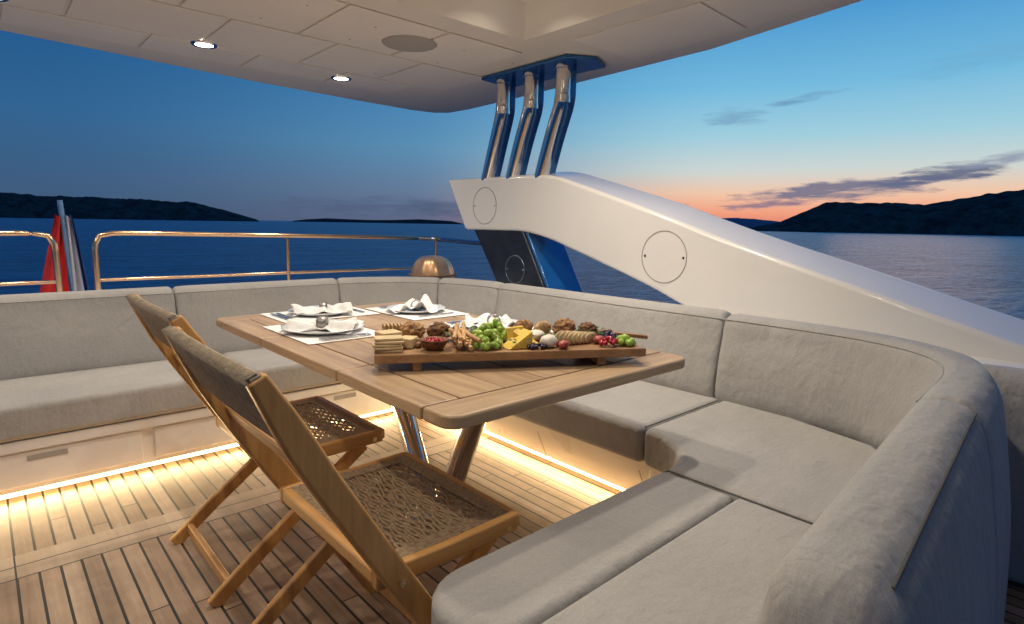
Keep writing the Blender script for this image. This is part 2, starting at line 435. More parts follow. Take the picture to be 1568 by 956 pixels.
# ------------------------------------------------------------------ deck, hull, coaming
mesh('yacht_deck',[(-4,-2.5,0),(3.0,-2.5,0),(3.0,4.5,0),(-4,4.5,0)],[(0,1,2,3)],M['deck'])
hull=empty('yacht_hull')
CP=catmull([(p[0],p[1],0) for p in [(-4,3.62),(-2,3.62),(0.8,3.62),(1.55,3.62),(1.80,3.61),(2.08,3.52),(2.30,3.32),(2.41,3.05),(2.42,2.8),(2.42,1.25),(2.42,0.3),(2.42,-2.5)]],0.06)
CN=normals(CP)
swept('coaming',CP,CN,[(.185,.0),(.178,.70),(.20,.722),(.5,.72),(.70,.70),(.74,.64),(.78,.2),(.70,-3.9),(.30,-3.9)],M['gel'],hull,rounded=False)
box('aft_deck',-4,3.1,4.32,5.0,0.45,0.60,M['gel'],hull,0.02)
box('hull_aft',-4,3.0,4.3,4.95,-4.1,0.44,M['gel'],hull,0.02)
box('hull_inner',-4,2.6,-2.5,4.3,-4.1,-0.02,M['gel'],hull,0)

# ------------------------------------------------------------------ arch
arch=empty('hardtop_support_arch')
up=catmull([(3.93,1.545,0),(3.45,1.54,0),(2.95,1.535,0),(2.74,1.515,0),(2.561,1.467,0),(1.962,1.283,0),(1.41,1.104,0),(.785,.920,0),(.304,.778,0),(-.6,.52,0)],0.06)
lo=catmull([(3.70,1.153,0),(3.3,1.153,0),(3.037,1.15,0),(2.80,1.11,0),(2.542,1.036,0),(2.004,.871,0),(1.74,.772,0),(1.5,.69,0),(.4,.66,0),(-.6,.42,0)],0.06)
poly=[(p.x,p.y) for p in up]+[(p.x,p.y) for p in reversed(lo)]
outer=[(p.x,p.y+0.035+.035*max(0,min(1,(3.1-p.x)/1.2))) for p in up]+[(p.x,p.y) for p in reversed(lo)]
extr_yz('arch_body',poly,2.85,3.10,M['arch'],arch,bevel=0.022,seg=4,outer=outer,angle=50)
def disc_ring(name,y,z,r,x,parent,mat,mat2):
    RX=Matrix.Rotation(math.radians(-90),3,'Y')
    lathe(name,[(r-.0022,0),(r-.0022,.0025),(r+.0022,.0025),(r+.0022,0)],(x,y,z),mat,parent,64,rot=RX)
    for k in (0,math.pi):
        lathe(name+'_screw',[(0,.003),(.006,.003),(.007,0)],(x,y+math.cos(k)*r*.86,z+math.sin(k)*.02),mat2,parent,12,rot=RX)
disc_ring('access_hatch',1.877,1.034,.145,2.85,arch,M['line'],M['dark'])
disc_ring('access_hatch_aft',3.457,1.335,.135,2.85,arch,M['line'],M['line'])
sp_=[(3.60,1.16),(3.05,1.16),(2.78,.70),(3.27,.70)]
extr_yz('black_strut',sp_,2.86,3.02,M['black'],arch,bevel=0.008)
extr_yz('strut_sky_reflection_face',[(3.047,1.16),(3.02,1.16),(2.745,.70),(2.777,.70)],2.875,3.20,M['strut_sky'],arch,bevel=0.006)  # panel added to carry the painted sky reflection
disc_ring('strut_hatch',3.12,.88,.10,2.86,arch,M['raild'],M['raild'])
for i,(yb,yk) in enumerate(((3.476,3.32),(3.197,3.03),(2.90,2.735))):
    pts=catmull([(2.90,yb+.02,1.50),(2.90,yb-.07,1.76),(2.90,yk+.012,1.97),(2.90,yk,2.02),(2.90,yk-.002,2.12),(2.90,yk-.002,2.26)],0.03)
    tubes('support_tube_%d'%i,[pts],0.050,M['chrome'],arch,8)
    tubes('tube_collar_%d'%i,[[(2.90,yk,1.985),(2.90,yk,2.03)]],0.0525,M['chrome'],arch,8)
    tubes('tube_cap_%d'%i,[[(2.90,yk-.002,2.195),(2.90,yk-.002,2.235)]],0.059,M['chrome'],arch,8)
    bp=[Vector((2.955,p.y-.012,p.z)) for p in pts]
    beam('support_blade_%d'%i,bp,0.066,0.060,M['blade'],arch,0.012,side=Vector((1,0,0)))
prism('roof_bracket',[(2.80,3.45),(3.12,3.5),(3.16,2.60),(2.98,2.52),(2.80,2.62)],2.225,2.247,M['blade'],arch,bevel=0.006)

# ------------------------------------------------------------------ roof
roof=empty('hardtop_roof')
OUT=[(-4,4.40),(-1.5,4.50),(.2,4.64),(1.0,4.76),(1.76,4.86),(2.6,4.92),(3.15,4.94),(3.38,4.90),(3.50,4.78),(3.53,4.5),(3.50,3.8),(3.45,3.1),(3.37,1.95),(3.16,1.05),(2.95,0.2),(2.85,-2.5),(-4,-2.5)]
def inset_poly(P,d):
    n=len(P);o=[]
    for i in range(n):
        a=Vector(P[i-1]);b=Vector(P[i]);c=Vector(P[(i+1)%n])
        d1=(b-a).normalized();d2=(c-b).normalized()
        nn=(Vector((d1.y,-d1.x))+Vector((d2.y,-d2.x))).normalized()
        o.append(tuple(b+nn*d))
    return o
rings=[(inset_poly(OUT,0.03),2.25),(inset_poly(OUT,.008),2.262),(OUT,2.29),(OUT,2.36),(inset_poly(OUT,.10),2.50)]
V=[];F=[];n=len(OUT)
for P,z in rings: V+= [(p[0],p[1],z) for p in P]
for i in range(len(rings)-1):
    for k in range(n): F.append((i*n+k,i*n+(k+1)%n,(i+1)*n+(k+1)%n,(i+1)*n+k))
F.append(tuple(range(n)));F.append(tuple(range((len(rings)-1)*n,len(rings)*n)))
rb=mesh('roof_shell',V,F,M['roof'],roof,smooth=False)
cut=mesh('cut',[(-3,-2,2.2),(2.50,-2,2.2),(2.50,2.68,2.2),(-3,2.68,2.2),(-2.8,-1.8,2.38),(2.30,-1.8,2.38),(2.30,2.46,2.38),(-2.8,2.46,2.38)],[(0,3,2,1),(4,5,6,7),(0,1,5,4),(1,2,6,5),(2,3,7,6),(3,0,4,7)],None)
md=rb.modifiers.new('b','BOOLEAN'); md.object=cut; md.operation='DIFFERENCE'; md.solver='EXACT'
bpy.context.view_layer.update()
dg=bpy.context.evaluated_depsgraph_get()
me2=bpy.data.meshes.new_from_object(rb.evaluated_get(dg)); rb.modifiers.clear(); rb.data=me2
bpy.data.objects.remove(cut)
rows=[(2.80,3.42),(3.44,4.02),(4.04,4.40)]
for r,(ya,yb) in enumerate(rows):
    xs=[-2.6,-1.9,-1.2,-.5,.2,.85,1.45,2.05,2.62]
    for i in range(len(xs)-1):
        o=.25 if r==1 else 0
        box('ceiling_panel_%d_%d'%(r,i),xs[i]+o,xs[i+1]-.02+o,ya,yb,2.241,2.252,M['roof2'],roof,0.008)
prism('ceiling_side_panel',[(2.62,1.6),(3.12,1.62),(3.2,2.4),(2.62,2.4)],2.243,2.252,M['roof2'],roof,bevel=0.006)
prism('ceiling_side_panel_fore',[(2.62,.2),(2.8,.2),(3.0,1.0),(3.11,1.6),(2.62,1.58)],2.243,2.252,M['roof2'],roof,bevel=0.006)
scr=[]
for x,y in [(1.7,3.0),(2.3,3.0),(1.7,3.3),(2.35,3.35),(2.7,3.0),(2.2,3.9),(1.2,3.3),(.7,3.3),(1.3,2.95)]:
    scr.append((Vector((x,y,2.2415)),0.008))
balls('ceiling_screws',scr,M['line'],1,roof,0.3)
sp=empty('ceiling_speaker')
lathe('grille',[(0,2.234),(.14,2.234),(.155,2.236),(.163,2.242),(.165,2.252)],(1.99,3.12,0),M['grille'],sp)
WARM=(1.0,0.88,0.73)
def downlight(i,x,y,z,p,vis=True):
    e=empty('ceiling_downlight' if i==0 else 'ceiling_downlight.%03d'%i)
    lathe('ring',[(.050,z-.001),(.053,z-.009),(.068,z-.010),(.074,z-.004),(.075,z+.002)],(x,y,0),M['chrome'],e)
    lathe('lens',[(0,z-.006),(.051,z-.006)],(x,y,0),M['lamp'],e)
    area('lamp',(x,y,z-.012),(0,0,-1),0.08,0.08,p,WARM,e,'DISK',150)
downlight(0,1.12,4.02,2.242,5)
downlight(1,2.09,4.20,2.242,5)
downlight(2,.15,3.9,2.242,5)
downlight(3,-.8,3.8,2.242,5)
downlight(4,.1,.9,2.38,9)
downlight(5,1.2,.9,2.38,3)
downlight(6,2.05,1.6,2.38,12)
downlight(7,1.25,2.2,2.38,13)
downlight(8,-.6,2.3,2.38,8)
downlight(9,2.1,2.3,2.38,7)

# ------------------------------------------------------------------ dining table
tb=empty('teak_dining_table')
X0,X1,Y0,Y1=.765,1.785,1.045,2.85; TZ=.76; TH=.036
fw=.115
def roundrect(x0,x1,y0,y1,r,which):
    P=[]
    def c(cx,cy,a0):
        for k in range(0,91,18):
            a=math.radians(a0+k); P.append((cx+r*math.cos(a),cy+r*math.sin(a)))
    if 'sw' in which: c(x0+r,y0+r,180)
    else: P.append((x0,y0))
    if 'se' in which: c(x1-r,y0+r,270)
    else: P.append((x1,y0))
    if 'ne' in which: c(x1-r,y1-r,0)
    else: P.append((x1,y1))
    if 'nw' in which: c(x0+r,y1-r,90)
    else: P.append((x0,y1))
    return P
prism('end_board',roundrect(X0,X1,Y0,Y0+fw,.05,'sw se'),TZ-TH,TZ,M['teak_x'],tb,bevel=0.009,seg=3)
prism('end_board_far',roundrect(X0,X1,Y1-fw,Y1,.05,'ne nw'),TZ-TH,TZ,M['teak_x'],tb,bevel=0.009,seg=3)
ys=[Y0+fw+.003,1.62,2.25,Y1-fw-.001]
for s in range(3):
    ya,yb=ys[s],ys[s+1]-.004
    box('side_board_a%d'%s,X0,X0+.118,ya,yb,TZ-TH,TZ,M['teak_y'],tb,0.007)
    box('side_board_b%d'%s,X1-.118,X1,ya,yb,TZ-TH,TZ,M['teak_y'],tb,0.007)
    k=5; w=(X1-X0-.242)/k
    for i in range(k):
        box('plank_%d_%d'%(s,i),X0+.121+i*w,X0+.121+(i+1)*w-.0036,ya,yb,TZ-TH,TZ-.0004*(i%2),M['teak_y2' if (i+s)%2 else 'teak_y'],tb,0.003)
box('seam_filler',X0+.03,X1-.03,Y0+.03,Y1-.03,TZ-TH+.003,TZ-.008,M['dark'],tb,0)
box('apron_a',X0+.16,X0+.19,Y0+.2,Y1-.2,TZ-TH-.05,TZ-TH-.001,M['teak_y'],tb,.003)
box('apron_b',X1-.19,X1-.16,Y0+.2,Y1-.2,TZ-TH-.05,TZ-TH-.001,M['teak_y'],tb,.003)
for i,(yb_,yt) in enumerate(((1.90,2.28),(1.84,1.52))):
    tubes('pedestal_leg_%d'%i,[[(1.30,yb_,.012),(1.30,yt,TZ-TH-.012)]],0.044,M['chrome'],tb,8)
    lathe('pedestal_flange_%d'%i,[(0,TZ-TH-.014),(.09,TZ-TH-.014),(.095,TZ-TH-.002)],(1.30,yt,0),M['chrome'],tb)
lathe('pedestal_base',[(0,.02),(.11,.02),(.125,.012),(.13,.003)],(1.30,1.87,0),M['ring'],tb)

# ------------------------------------------------------------------ folding chairs
def chair(i,dx,dy):
    e=empty('folding_chair' if i==0 else 'folding_chair.%03d'%i,(dx,dy,0))
    ya,yb=1.05,1.60
    pts=catmull([(.338,0,.93),(.380,0,.85),(.448,0,.72),(.545,0,.555),(.66,0,.365),(.78,0,.175),(.885,0,.004)],.05)
    tp=[]
    for k,p in enumerate(pts):
        tp.append(0.62 if k==0 else (0.88 if k==1 else 1.0))
    for s,y in enumerate((ya-.016,yb+.016)):
        beam('post_%d'%s,[(p.x,y,p.z) for p in pts],.060,.030,M['teak_z'],e,.008,tp)
        y2=ya+.035 if s==0 else yb-.035
        beam('cross_leg_%d'%s,[(.40,y2,.004),(.55,y2,.125),(.75,y2,.275),(.93,y2,.405)],.045,.024,M['teak_z'],e,.006)
        yr=ya+.010 if s==0 else yb-.010
        beam('seat_rail_%d'%s,[(.575,yr,.432),(.78,yr,.428),(.99,yr,.432)],.046,.024,M['teak_cx'],e,.006)
        for bx,bz in ((.60,.43),(.955,.425)):
            yy=(ya-.036) if s==0 else (yb+.036)
            if bx>.9: yy=(ya-.004) if s==0 else (yb+.004)
            tubes('bolt_%d_%d'%(s,int(bx*10)),[[(bx+(.02 if bx<.9 else 0),yy,bz),(bx+(.02 if bx<.9 else 0),yy+(.01 if s==0 else -.01),bz)]],.009,M['brass'],e)
    beam('seat_front_rail',[(.985,ya+.0,.435),(.985,yb,.435)],.036,.03,M['teak_cy'],e,.007,side=Vector((1,0,0)))
    beam('seat_back_rail',[(.59,ya+.02,.435),(.59,yb-.02,.435)],.036,.03,M['teak_cy'],e,.007,side=Vector((1,0,0)))
    beam('stretcher_rear',[(.455,ya+.045,.048),(.455,yb-.045,.048)],.04,.02,M['teak_cy'],e,.005,side=Vector((1,0,0)))
    beam('stretcher_front',[(.80,ya,.14),(.80,yb,.14)],.04,.02,M['teak_cy'],e,.005,side=Vector((1,0,0)))
    beam('stretcher_top',[(.92,ya+.04,.392),(.92,yb-.04,.392)],.03,.022,M['teak_cy'],e,.005,side=Vector((1,0,0)))
    sp=[];nX=36
    for k in range(nX):
        x=.612+k*(.362/(nX-1)); pt=[]
        for j in range(91):
            y=ya+.022+(yb-ya-.044)*j/90
            sgn=1 if k%2 else -1
            edge=min(1,min(j,90-j)/16.0)
            w=math.sin(j/90*math.pi*15+ (k//2%2)*math.pi)*.0036*sgn*edge
            sag=-.012*math.sin(math.pi*j/90)
            pt.append((x+w,y,.447+sag+.0018*math.cos(j*.5+k*2.1)))
        sp.append(pt)
    tubes('woven_seat',sp,.0043,M['rope'],e,1)
    sp=[]
    for y in [ya+.024+.006*h for h in range(7)]+[yb-.024-.006*h for h in range(7)]:
        sp.append([(.60,y,.448),(.98,y,.448)])
    for x in [.974-.007*h for h in range(6)]+[.602+.007*h for h in range(5)]:
        sp.append([(x,ya+.02,.4495),(x,yb-.02,.4495)])
    tubes('woven_seat_border',sp,.0046,M['rope'],e,1)
    bp=[p for p in pts if p.z>.785]
    V=[];F=[]
    nn=17
    prof=[(p.x-.012,p.z) for p in bp]
    prof=[(prof[0][0]+.028,prof[0][1]-.016),(prof[0][0]+.020,prof[0][1]+.007)]+prof
    for (x,z) in prof:
        for j in range(nn):
            u=j/(nn-1); bow=-.006*math.sin(math.pi*u)
            V.append((x+bow,ya-.028+(yb-ya+.056)*u,z+.0*u))
    for a_ in range(len(prof)-1):
        for j in range(nn-1):
            F.append((a_*nn+j,a_*nn+j+1,(a_+1)*nn+j+1,(a_+1)*nn+j))
    o=mesh('back_band',V,F,M['cord'],e,smooth=True)
    sm=o.modifiers.new('s','SOLIDIFY'); sm.thickness=.010
    sp=[]
    for k in range(60):
        u=.01+k*.98/59
        sp.append([(x-.006*math.sin(math.pi*u)-.006,ya-.028+(yb-ya+.056)*u,z) for x,z in prof[1:]])
    tubes('back_cords',sp,.0038,M['cord'],e,1)
    beam('back_slat',[(.462,ya,.70),(.462,yb,.70)],.05,.018,M['teak_cy'],e,.005,side=Vector((1,0,.5)))
    return e
chair(0,0,0)
chair(1,.05,.78)

# ------------------------------------------------------------------ table settings
def napkin(name,x,y,z,rz,L=.17,W=.075,parent=None):
    nx,ny=30,18; V=[];F=[]
    o=random.random()*50
    R=Matrix.Rotation(rz,3,'Z')
    for i in range(nx):
        for j in range(ny):
            u=i/(nx-1)*2-1; v=j/(ny-1)*2-1
            pinch=.32+.8*min(1,abs(u+.1)*1.4)
            zz=.026*(1-v*v)*(.6+.5*abs(u))+.016*noise.noise(Vector((u*2.2+o,v*3.1,o)))*2+.016*math.sin(v*9+u*3+o)*abs(u)
            p=R@Vector((u*L/2*1.1+.01*math.sin(v*5+o),v*W/2*1.7*pinch,max(0.001,zz)))
            V.append((x+p.x,y+p.y,z+p.z))
    for i in range(nx-1):
        for j in range(ny-1):
            F.append((i*ny+j,(i+1)*ny+j,(i+1)*ny+j+1,i*ny+j+1))
    ob=mesh(name,V,F,M['linen'],parent,smooth=True)
    ob.modifiers.new('s','SOLIDIFY').thickness=.003
    ob.modifiers.new('ss','SUBSURF').levels=1
    c=Vector((x,y,z+.022))+R@Vector((-.008,0,0))
    rr=R@Matrix.Rotation(math.radians(90),3,'Y')
    lathe('napkin_ring',[(.024,-.018),(.028,-.018),(.028,.018),(.024,.018),(.024,-.018)],c,M['ring'],parent,28,rot=rr)
def setting(i,x,y,rz,r=.15,mat=True,nr=.5):
    e=empty('place_setting' if i==0 else 'place_setting.%03d'%i)
    z=TZ+.001
    R=Matrix.Rotation(rz,3,'Z')
    if mat:
        V=[]
        for a,b in((-.23,-.16),(.23,-.16),(.23,.16),(-.23,.16)):
            p=R@Vector((a,b,0)); V.append((x+p.x,y+p.y,z+.001))
        V+=[(v[0],v[1],z+.003) for v in V]
        mesh('placemat',V,[(3,2,1,0),(4,5,6,7),(0,1,5,4),(1,2,6,5),(2,3,7,6),(3,0,4,7)],M['linen'],e)
    z+=.003
    lathe('plate',[(0,z+.004),(r*.6,z+.004),(r*.72,z+.009),(r,z+.020),(r+.002,z+.018),(r*.74,z+.004),(r*.6,z+.001),(0,z+.001)],(x,y,0),M['porc'],e,64)
    napkin('napkin',x+.005,y,z+.008,rz+nr,L=.24,W=.12,parent=e)
    for k,(ox,w) in enumerate(((r+.025,.016),(r+.05,.013),(-r-.03,.014))):
        a=R@Vector((ox,-.10,0)); b=R@Vector((ox,.01,0)); c=R@Vector((ox,.10,0))
        sd=R@Vector((1,0,0))
        beam('cutlery_%d'%k,[(x+q.x,y+q.y,z+.005) for q in (a,b,c)],.003,w,M['silver'],e,.001,side=sd)
setting(0,1.01,2.24,math.radians(-90),.158,nr=.9)
setting(1,1.19,2.665,math.radians(180),.145,nr=-.4)
setting(2,1.60,2.47,math.radians(90),.145,nr=-.7)
setting(3,1.60,1.88,math.radians(90),.14,nr=-.6)

# ------------------------------------------------------------------ serving board and food
BC=Vector((1.265,1.405,0)); BA=math.radians(-31)
bd=empty('serving_board'); 
RB=Matrix.Rotation(BA,3,'Z')
BT=TZ+.052
def bw(s,t,z=0.0):
    p=RB@Vector((s,t,0)); return Vector((BC.x+p.x,BC.y+p.y,BT+z))
def bbox(name,s0,s1,t0,t1,z0,z1,mat,parent,bev=.003):
    V=[]
    for z in (z0,z1):
        for s,t in((s0,t0),(s1,t0),(s1,t1),(s0,t1)):
            p=RB@Vector((s,t,0)); V.append((BC.x+p.x,BC.y+p.y,z))
    return mesh(name,V,[(3,2,1,0),(4,5,6,7),(0,1,5,4),(1,2,6,5),(2,3,7,6),(3,0,4,7)],mat,parent,bevel=bev,seg=2)
bbox('board_top',-.425,.425,-.125,.125,BT-.016,BT,M['board'],bd)
bbox('board_lip',-.425,.425,-.131,-.1255,BT-.024,BT+.002,M['board'],bd)
for k,s in enumerate((-.30,.28)):
    bbox('foot_%d'%k,s-.014,s+.014,-.12,.12,TZ+.001,BT-.0165,M['board'],bd)
F_={}
F_['bread']=simple('bread_crust',(0.34,0.18,0.075),0.85,var=0.6,nscale=60,bump=0.8)
F_['bread2']=simple('bread_dark',(0.18,0.09,0.04),0.85,var=0.7,nscale=80,bump=0.8)
F_['cheese']=simple('cheese_pale',(0.66,0.50,0.27),0.5,var=0.12,nscale=30)
F_['yellow']=simple('cheese_yellow',(0.78,0.52,0.08),0.4,var=0.12,nscale=30)
F_['white']=simple('cheese_white',(0.74,0.69,0.58),0.5,var=0.12,nscale=30,bump=.3)
F_['gg']=simple('grape_green',(0.32,0.46,0.07),0.2,var=0.3,nscale=25,Subsurface_Weight=0.15)
F_['gr']=simple('grape_red',(0.12,0.016,0.03),0.22,var=0.5,nscale=25)
F_['rb']=simple('berry_red',(0.36,0.016,0.025),0.25,var=0.4,nscale=40)
F_['bb']=simple('berry_dark',(0.025,0.016,0.045),0.35,var=0.4,nscale=40)
F_['fig']=simple('fig_flesh',(0.38,0.07,0.055),0.4,var=0.7,nscale=70,bump=0.5)
F_['mel']=simple('pear_flesh',(0.70,0.54,0.27),0.4,var=0.15,nscale=15)
F_['skin']=simple('pear_skin',(0.40,0.06,0.04),0.4,var=0.4,nscale=40)
F_['nut']=simple('nut_brown',(0.28,0.15,0.07),0.6,var=0.5,nscale=50,bump=0.5)
F_['stick']=simple('breadstick',(0.55,0.34,0.16),0.8,var=0.35,nscale=50,bump=0.4)
F_['leaf']=simple('herb_leaf',(0.05,0.13,0.02),0.6,var=0.4)
F_['gold']=simple('cracker',(0.48,0.32,0.15),0.8,var=0.4,nscale=90,bump=0.4)
def cluster(name,s,t,ws,wt,h,r,n,mat,sub=2,dome=True):
    cs=[]
    for k in range(n):
        a=random.random()*6.283; q=math.sqrt(random.random())
        zz=h*(1-q*q)*random.uniform(.55,1)
        p=bw(s+ws*q*math.cos(a),t+wt*q*math.sin(a),0)
        rr=r*random.uniform(.85,1.1)
        cs.append((Vector((p.x,p.y,BT+rr*.95+zz)),rr))
    return balls(name,cs,mat,sub)
def ramp_wedge(name,s,t,L,W,h,rot,mat):
    c,si=math.cos(rot),math.sin(rot); V=[]
    for a,b,z in((-L/2,-W/2,.001),(L/2,-W/2,.001),(L/2,W/2,.001),(-L/2,W/2,.001),(L/2,-W/2,h),(L/2,W/2,h)):
        V.append(bw(s+a*c-b*si,t+a*si+b*c,z))
    mesh(name,V,[(3,2,1,0),(1,2,5,4),(0,4,5,3),(0,1,4),(3,5,2)],mat,bevel=.002,seg=2)
def brick(name,s,t,L,W,h,rot,mat,z=0,bev=.004,tilt=0):
    c,si=math.cos(rot),math.sin(rot); V=[]
    for zz in (z+.001,z+h):
        for a,b in((-L/2,-W/2),(L/2,-W/2),(L/2,W/2),(-L/2,W/2)):
            V.append(bw(s+a*c-b*si,t+a*si+b*c+tilt*zz,zz))
    mesh(name,V,[(3,2,1,0),(4,5,6,7),(0,1,5,4),(1,2,6,5),(2,3,7,6),(3,0,4,7)],mat,bevel=bev,seg=2)
for k in range(5):
    brick('cheese_slice',-.385+random.uniform(-.006,.006),-.065+random.uniform(-.004,.004),.085,.055,.0085,.1+random.uniform(-.12,.12),F_['cheese'],z=k*.0088,bev=.002)
brick('cheese_block',-.385,.03,.07,.06,.045,.5,F_['cheese'])
brick('cheese_block',-.325,-.01,.05,.06,.032,-.4,F_['cheese'])
for k in range(6):
    brick('cracker',-.40+k*.012,.09,.005,.06,.055,.15,F_['gold'],bev=.001,tilt=.2)
lathe('dip_bowl',[(0,.004),(.028,.004),(.043,.03),(.046,.034),(.042,.034),(.026,.012),(0,.010)],bw(-.245,-.06,0),F_['bread2'])
cluster('pomegranate_seeds',-.245,-.06,.034,.034,.012,.0065,60,F_['rb'],1).location=(0,0,.018)
blob('seeded_bread_roll',bw(-.31,.075,.034),(.045,.034,.031),F_['bread'],amp=.3,freq=4,sub=4)
blob('seeded_bread_roll',bw(-.22,.085,.032),(.040,.030,.030),F_['bread2'],amp=.35,freq=4,sub=4)
sticks=[]
for k in range(14):
    s=-.165+random.uniform(-.03,.03); t=-.045+random.uniform(-.02,.02)
    zz=.010+.0068*(k//3)+.002
    ang=1.75+random.uniform(-.4,.4)
    a_=bw(s-.055*math.cos(ang),t-.055*math.sin(ang),zz); b_=bw(s+.055*math.cos(ang),t+.055*math.sin(ang),zz+random.uniform(.01,.04))
    sticks.append([a_,(a_+b_)/2+Vector((0,0,.001)),b_])
tubes('breadsticks',sticks,.0068,F_['stick'],None,3)
cluster('red_grapes',-.155,.06,.055,.045,.038,.0095,56,F_['gr'])
cluster('green_grapes',-.085,-.04,.050,.06,.060,.0118,62,F_['gg'])
cluster('green_grapes',-.035,.055,.045,.04,.060,.0115,40,F_['gg'])
ramp_wedge('yellow_cheese_wedge',.015,-.055,.085,.06,.055,.3,F_['yellow'])
ramp_wedge('yellow_cheese_wedge',.055,-.03,.08,.055,.05,2.6,F_['yellow'])
brick('yellow_cheese_slice',.03,.03,.07,.012,.05,.5,F_['yellow'],tilt=.3)
cluster('raspberries',.0,.06,.05,.03,.03,.0080,40,F_['rb'],1)
cluster('blackberries',.075,-.085,.03,.02,.008,.0075,20,F_['bb'],1)
blob('mozzarella_ball',bw(.118,-.068,.021),(.030,.027,.021),F_['white'],amp=.12)
blob('soft_cheese',bw(.10,.05,.018),(.040,.030,.018),F_['white'],amp=.15)
cluster('blackberries',.16,.0,.04,.035,.02,.0085,34,F_['bb'],1)
for k in range(8):
    s=.165+k*.0165; t=-.045+.005*k
    blob('pear_slice',bw(s,t,.024-.001*k),(.0050,.044,.026-.001*k),F_['mel'],amp=.04,rz=BA-.85,sub=3)
    blob('pear_skin',bw(s+.003,t+.003,.0225-.001*k),(.0048,.0455,.027-.001*k),F_['skin'],amp=.04,rz=BA-.85,sub=3)
blob('fig_half',bw(.160,-.095,.014),(.020,.016,.013),F_['fig'],amp=.1)
blob('fig_half',bw(.30,-.03,.014),(.022,.017,.014),F_['fig'],amp=.1)
blob('seeded_bread_roll',bw(.21,.075,.036),(.044,.034,.032),F_['bread'],amp=.35,freq=4,sub=4)
blob('seeded_bread_roll',bw(.29,.06,.030),(.034,.028,.026),F_['bread2'],amp=.35,freq=4,sub=4)
blob('bread_slice',bw(.14,.10,.032),(.040,.014,.026),F_['gold'],amp=.2,freq=3)
blob('bread_slice',bw(.07,.10,.036),(.045,.016,.028),F_['bread'],amp=.25,freq=3)
cluster('raspberries',.32,-.07,.035,.03,.02,.0082,34,F_['rb'],1)
cluster('green_grapes',.375,-.065,.03,.03,.018,.0112,20,F_['gg'])
cluster('blackberries',.345,.02,.045,.035,.022,.0088,40,F_['bb'],1)
cluster('walnuts',.36,.08,.04,.03,.01,.011,18,F_['nut'],2)
cluster('red_grapes',.06,.065,.03,.03,.035,.0085,26,F_['gr'],1)
cluster('walnuts',-.30,.0,.04,.03,.01,.010,14,F_['nut'],2)
V=[];F=[]
for k in range(60):
    s,t=random.choice([(-.20,0),(-.01,-.09),(.14,-.02),(.26,.0),(-.1,.09),(.31,.02)])
    p=bw(s+random.gauss(0,.018),t+random.gauss(0,.018),random.uniform(.02,.05))
    d=Vector((random.gauss(0,1),random.gauss(0,1),random.gauss(0,.5))).normalized(); e_=d.orthogonal().normalized()
    i0=len(V); V+= [p,p+d*.008+e_*.004,p+d*.018,p+d*.008-e_*.004]; F.append((i0,i0+1,i0+2,i0+3))
mesh('herb_garnish',V,F,F_['leaf'],recalc=False)
kn=empty('cheese_knife')
beam('handle',[bw(.40,.075,.012),bw(.455,.05,.010),bw(.50,.035,.006)],.014,.022,M['board'],kn,.004,side=RB@Vector((0,1,0)))
beam('blade',[bw(.30,.11,.014),bw(.40,.075,.012)],.002,.02,M['silver'],kn,.0005,side=RB@Vector((0,1,0)))

# ------------------------------------------------------------------ stern rail
rl=empty('stern_guard_rail')
RY=4.6
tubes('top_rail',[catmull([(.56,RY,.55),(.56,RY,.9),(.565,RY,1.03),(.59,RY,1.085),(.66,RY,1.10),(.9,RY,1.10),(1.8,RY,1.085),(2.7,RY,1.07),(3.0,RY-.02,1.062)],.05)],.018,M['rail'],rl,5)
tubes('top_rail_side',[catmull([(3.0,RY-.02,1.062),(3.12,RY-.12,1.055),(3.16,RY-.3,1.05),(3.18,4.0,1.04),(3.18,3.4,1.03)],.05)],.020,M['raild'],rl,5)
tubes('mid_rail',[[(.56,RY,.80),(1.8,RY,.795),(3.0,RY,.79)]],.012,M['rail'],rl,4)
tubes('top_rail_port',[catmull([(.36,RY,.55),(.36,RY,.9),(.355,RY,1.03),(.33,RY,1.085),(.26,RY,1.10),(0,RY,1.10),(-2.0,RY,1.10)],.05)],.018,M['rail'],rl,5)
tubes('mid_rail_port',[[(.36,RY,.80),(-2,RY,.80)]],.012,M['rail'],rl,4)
for k,(x,y) in enumerate(((1.8,RY),(3.1,4.45),(-.9,RY))):
    tubes('post_%d'%k,[[(x,y,.55),(x,y,1.08)]],.014,M['rail'],rl,4)
fg=empty('ensign_flag')
tubes('pole',[[(.47,4.95,.55),(.435,4.95,1.31)]],.016,M['pole'],fg,4)
def flagstrip(name,x0t,x1t,x0b,x1b,mat,ph):
    V=[];F=[];nx,nz=10,16
    for j in range(nz):
        t=j/(nz-1)
        for i in range(nx):
            u=i/(nx-1)
            xa=x0t+(x0b-x0t)*t; xb=x1t+(x1b-x1t)*t
            x=xa+(xb-xa)*u
            V.append((x,4.95+.035*math.sin(u*8+t*3+ph),1.22-.62*t-.03*u))
    for j in range(nz-1):
        for i in range(nx-1):
            F.append((j*nx+i,j*nx+i+1,(j+1)*nx+i+1,(j+1)*nx+i))
    mesh(name,V,F,mat,fg,smooth=True)
flagstrip('red_fold',.405,.435,.26,.44,M['red'],0)
flagstrip('white_fold',.45,.485,.465,.53,M['white'],1)
flagstrip('blue_fold',.48,.495,.53,.565,M['blue'],2)
wc=empty('leather_winch_cover')
V=[];F=[];ns,nr_=72,16
for j in range(nr_):
    v=j/(nr_-1)
    for i in range(ns):
        a=2*math.pi*i/ns
        rr=.20*math.cos(v*math.pi/2)**.6 if v<1 else 0.002
        rr*=1+.035*math.sin(a*9+v*2)*v*(1-v)*4+.05*math.sin(a*3+1)
        V.append((2.93+rr*math.cos(a),4.25+rr*math.sin(a)*.95,.62+.30*math.sin(v*math.pi/2)**.8))
